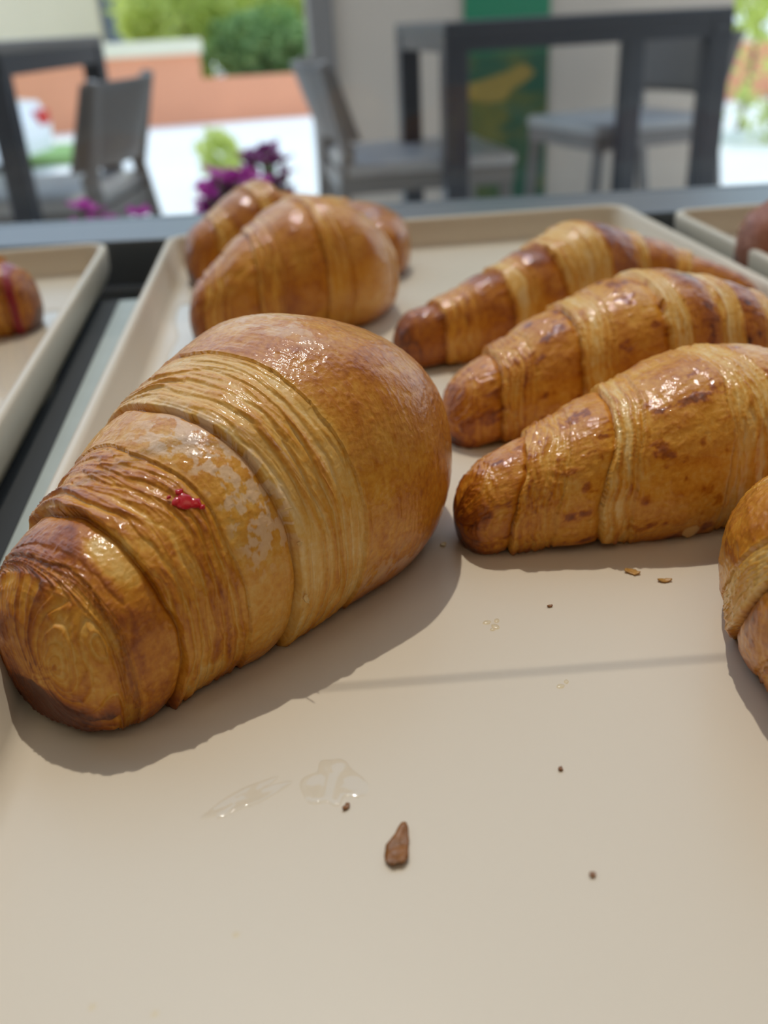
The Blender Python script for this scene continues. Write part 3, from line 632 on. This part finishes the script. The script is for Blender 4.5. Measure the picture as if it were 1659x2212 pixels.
# chairs: seat at 0.45, facing +x before rotation
def chair(x, y, rz, label):
    r = empty('patio_chair', (x, y, Z0)); r.rotation_euler = (0, 0, rz); tag(r, label, 'chair', 'grey woven patio chairs')
    MB().box(-.20, .23, -.21, .21, .425, .46, .012).build('seat', M_SEAT, r, True)
    f = MB()
    for s in (-1, 1): f.box(-.20, .22, s * .195 - .012, s * .195 + .012, .385, .425)
    f.box(-.21, -.185, -.2, .2, .385, .425); f.box(.20, .225, -.2, .2, .385, .425); f.build('seat_frame', M_LEGGREY, r)
    for s in (-1, 1):
        MB().bar((.205, s * .19, .385), (.235, s * .20, 0), .03, .03, .004).build('leg', M_LEGGREY, r)
        MB().bar((-.19, s * .19, .50), (-.27, s * .20, 0), .03, .03, .004).build('leg', M_LEGGREY, r)
    # curved woven back
    bm = bmesh.new(); nx, nz = 13, 7; A, B = [], []
    for i in range(nx):
        u = i / (nx - 1) * 2 - 1; ra, rb = [], []
        for k in range(nz):
            v = k / (nz - 1); xx = -.215 - .06 * v + .055 * u * u; zz = .51 + .17 * v + .0 * u; yy = u * (.215 + .015 * v)
            ra.append(bm.verts.new((xx, yy, zz))); rb.append(bm.verts.new((xx - .022, yy, zz)))
        A.append(ra); B.append(rb)
    for i in range(nx - 1):
        for k in range(nz - 1):
            bm.faces.new((A[i][k], A[i + 1][k], A[i + 1][k + 1], A[i][k + 1])); bm.faces.new((B[i][k + 1], B[i + 1][k + 1], B[i + 1][k], B[i][k]))
        bm.faces.new((A[i][0], B[i][0], B[i + 1][0], A[i + 1][0])); bm.faces.new((A[i][-1], A[i + 1][-1], B[i + 1][-1], B[i][-1]))
    for k in range(nz - 1):
        bm.faces.new((A[0][k], A[0][k + 1], B[0][k + 1], B[0][k])); bm.faces.new((A[-1][k], B[-1][k], B[-1][k + 1], A[-1][k + 1]))
    mb = MB(); mb.add(bm); mb.build('backrest', M_WICKER, r, True)
    for s in (-1, 1): MB().bar((-.19, s * .195, .46), (-.245, s * .216, .685), .026, .026, .004).build('back_post', M_LEGGREY, r)
    return r
chair(-.58, 2.36, math.radians(172), 'grey chair with its dark back to the terracotta wall, drawn up to the left table')
chair(.335, 2.60, math.radians(4), 'pale grey chair seen from its side, left of the green banner')
chair(1.085, 3.10, math.radians(195), 'grey chair behind the dark table, right of the green banner')

# flower planters just outside
M_PETAL = leaf_mat('magenta_petals', (.50, .035, .36), .4); M_PETALD = leaf_mat('dark_magenta_petals', (.26, .03, .20), .4)
M_POT = simple('dark_planter', (.10, .09, .09), .6)
def planter(x, y, top, spread, nf, label, mat, seed, sz=.022):
    r = empty('flower_pot', (x, y, Z0)); tag(r, label, 'flower pot')
    MB().cyl((0, 0, 0), (0, 0, top - .18), .07, .10, 20).build('pot', M_POT, r, False)
    st = MB(); rg = random.Random(seed); pts = []
    for k in range(nf):
        q = rg.uniform(0, 6.28); d = spread * math.sqrt(rg.random()); z = top - .02 - .08 * rg.random() * (d / spread) - .03 * rg.random()
        pts.append((d * math.cos(q), d * math.sin(q), z)); st.cyl((d * .3 * math.cos(q), d * .3 * math.sin(q), top - .2), pts[-1], .0022, n=5)
    st.build('stem', M_LEAFD, r)
    for (px, py, pz) in pts:
        bm = bmesh.new()
        for k in range(6):
            q = 6.28 * k / 6 + rg.random(); t0 = rg.uniform(.2, .8); c = Vector((px, py, pz))
            d = Vector((math.cos(q), math.sin(q), t0)) * sz; sd_ = Vector((-math.sin(q), math.cos(q), 0)) * sz * .6
            bm.faces.new([bm.verts.new(v) for v in (c, c + d * .6 + sd_, c + d * 1.1, c + d * .6 - sd_)])
        mb = MB(); mb.add(bm); mb.build('flower', mat, r)
    o = link('foliage', leaf_mesh('foliage', 160, (0, 0, top - .16), (spread * .8, spread * .8, .06), .022, seed), M_LEAFD, r); o['kind'] = 'stuff'
planter(-.085, 1.50, .60, .062, 44, 'pot of magenta flowers showing just above the farthest croissant', M_PETAL, 3, .020)
planter(-.035, 1.78, .60, .045, 26, 'pot of dark purple flowers just behind the magenta ones', M_PETALD, 4, .020)
planter(-.25, 1.30, .585, .055, 34, 'pot of magenta flowers under the left chair, close to the case rail', M_PETAL, 5, .018)

# parked car at the far left
def car(x, y, rz):
    r = empty('parked_car', (x, y, Z0 - .03)); r.rotation_euler = (0, 0, rz); tag(r, 'white parked car with a red tail light at the far left of the street', 'car')
    M_CAR = simple('white_car_paint', (.82, .83, .84), .25, coat=.6); M_RED = simple('red_lens', (.6, .02, .02), .2); M_TY = simple('tyre_rubber', (.02, .02, .02), .8)
    MB().prism([(-1.0, .12), (1.0, .12), (1.02, .30), (.95, .42), (.45, .47), (-.9, .47), (-1.02, .40)], -.4, .4).build('body', M_CAR, r)
    c = MB().prism([(-.85, .47), (.50, .47), (.18, .70), (-.60, .70)], -.36, .36).build('cabin', M_CAR, r)
    MB().prism([(-.74, .49), (.38, .49), (.14, .67), (-.56, .67)], -.37, -.355).build('side_window', M_DARK, c)
    for sx_ in (-.62, .62):
        for sy_ in (-.36, .36): MB().cyl((sx_, sy_ - .06, .14), (sx_, sy_ + .06, .14), .14, n=20).build('wheel', M_TY, r)
    for s in (-1, 1): MB().box(.97, 1.03, s * .30 - .08, s * .30 + .08, .28, .37, .01).build('tail_light', M_RED, r)
car(-2.62, 6.8, math.radians(-12))
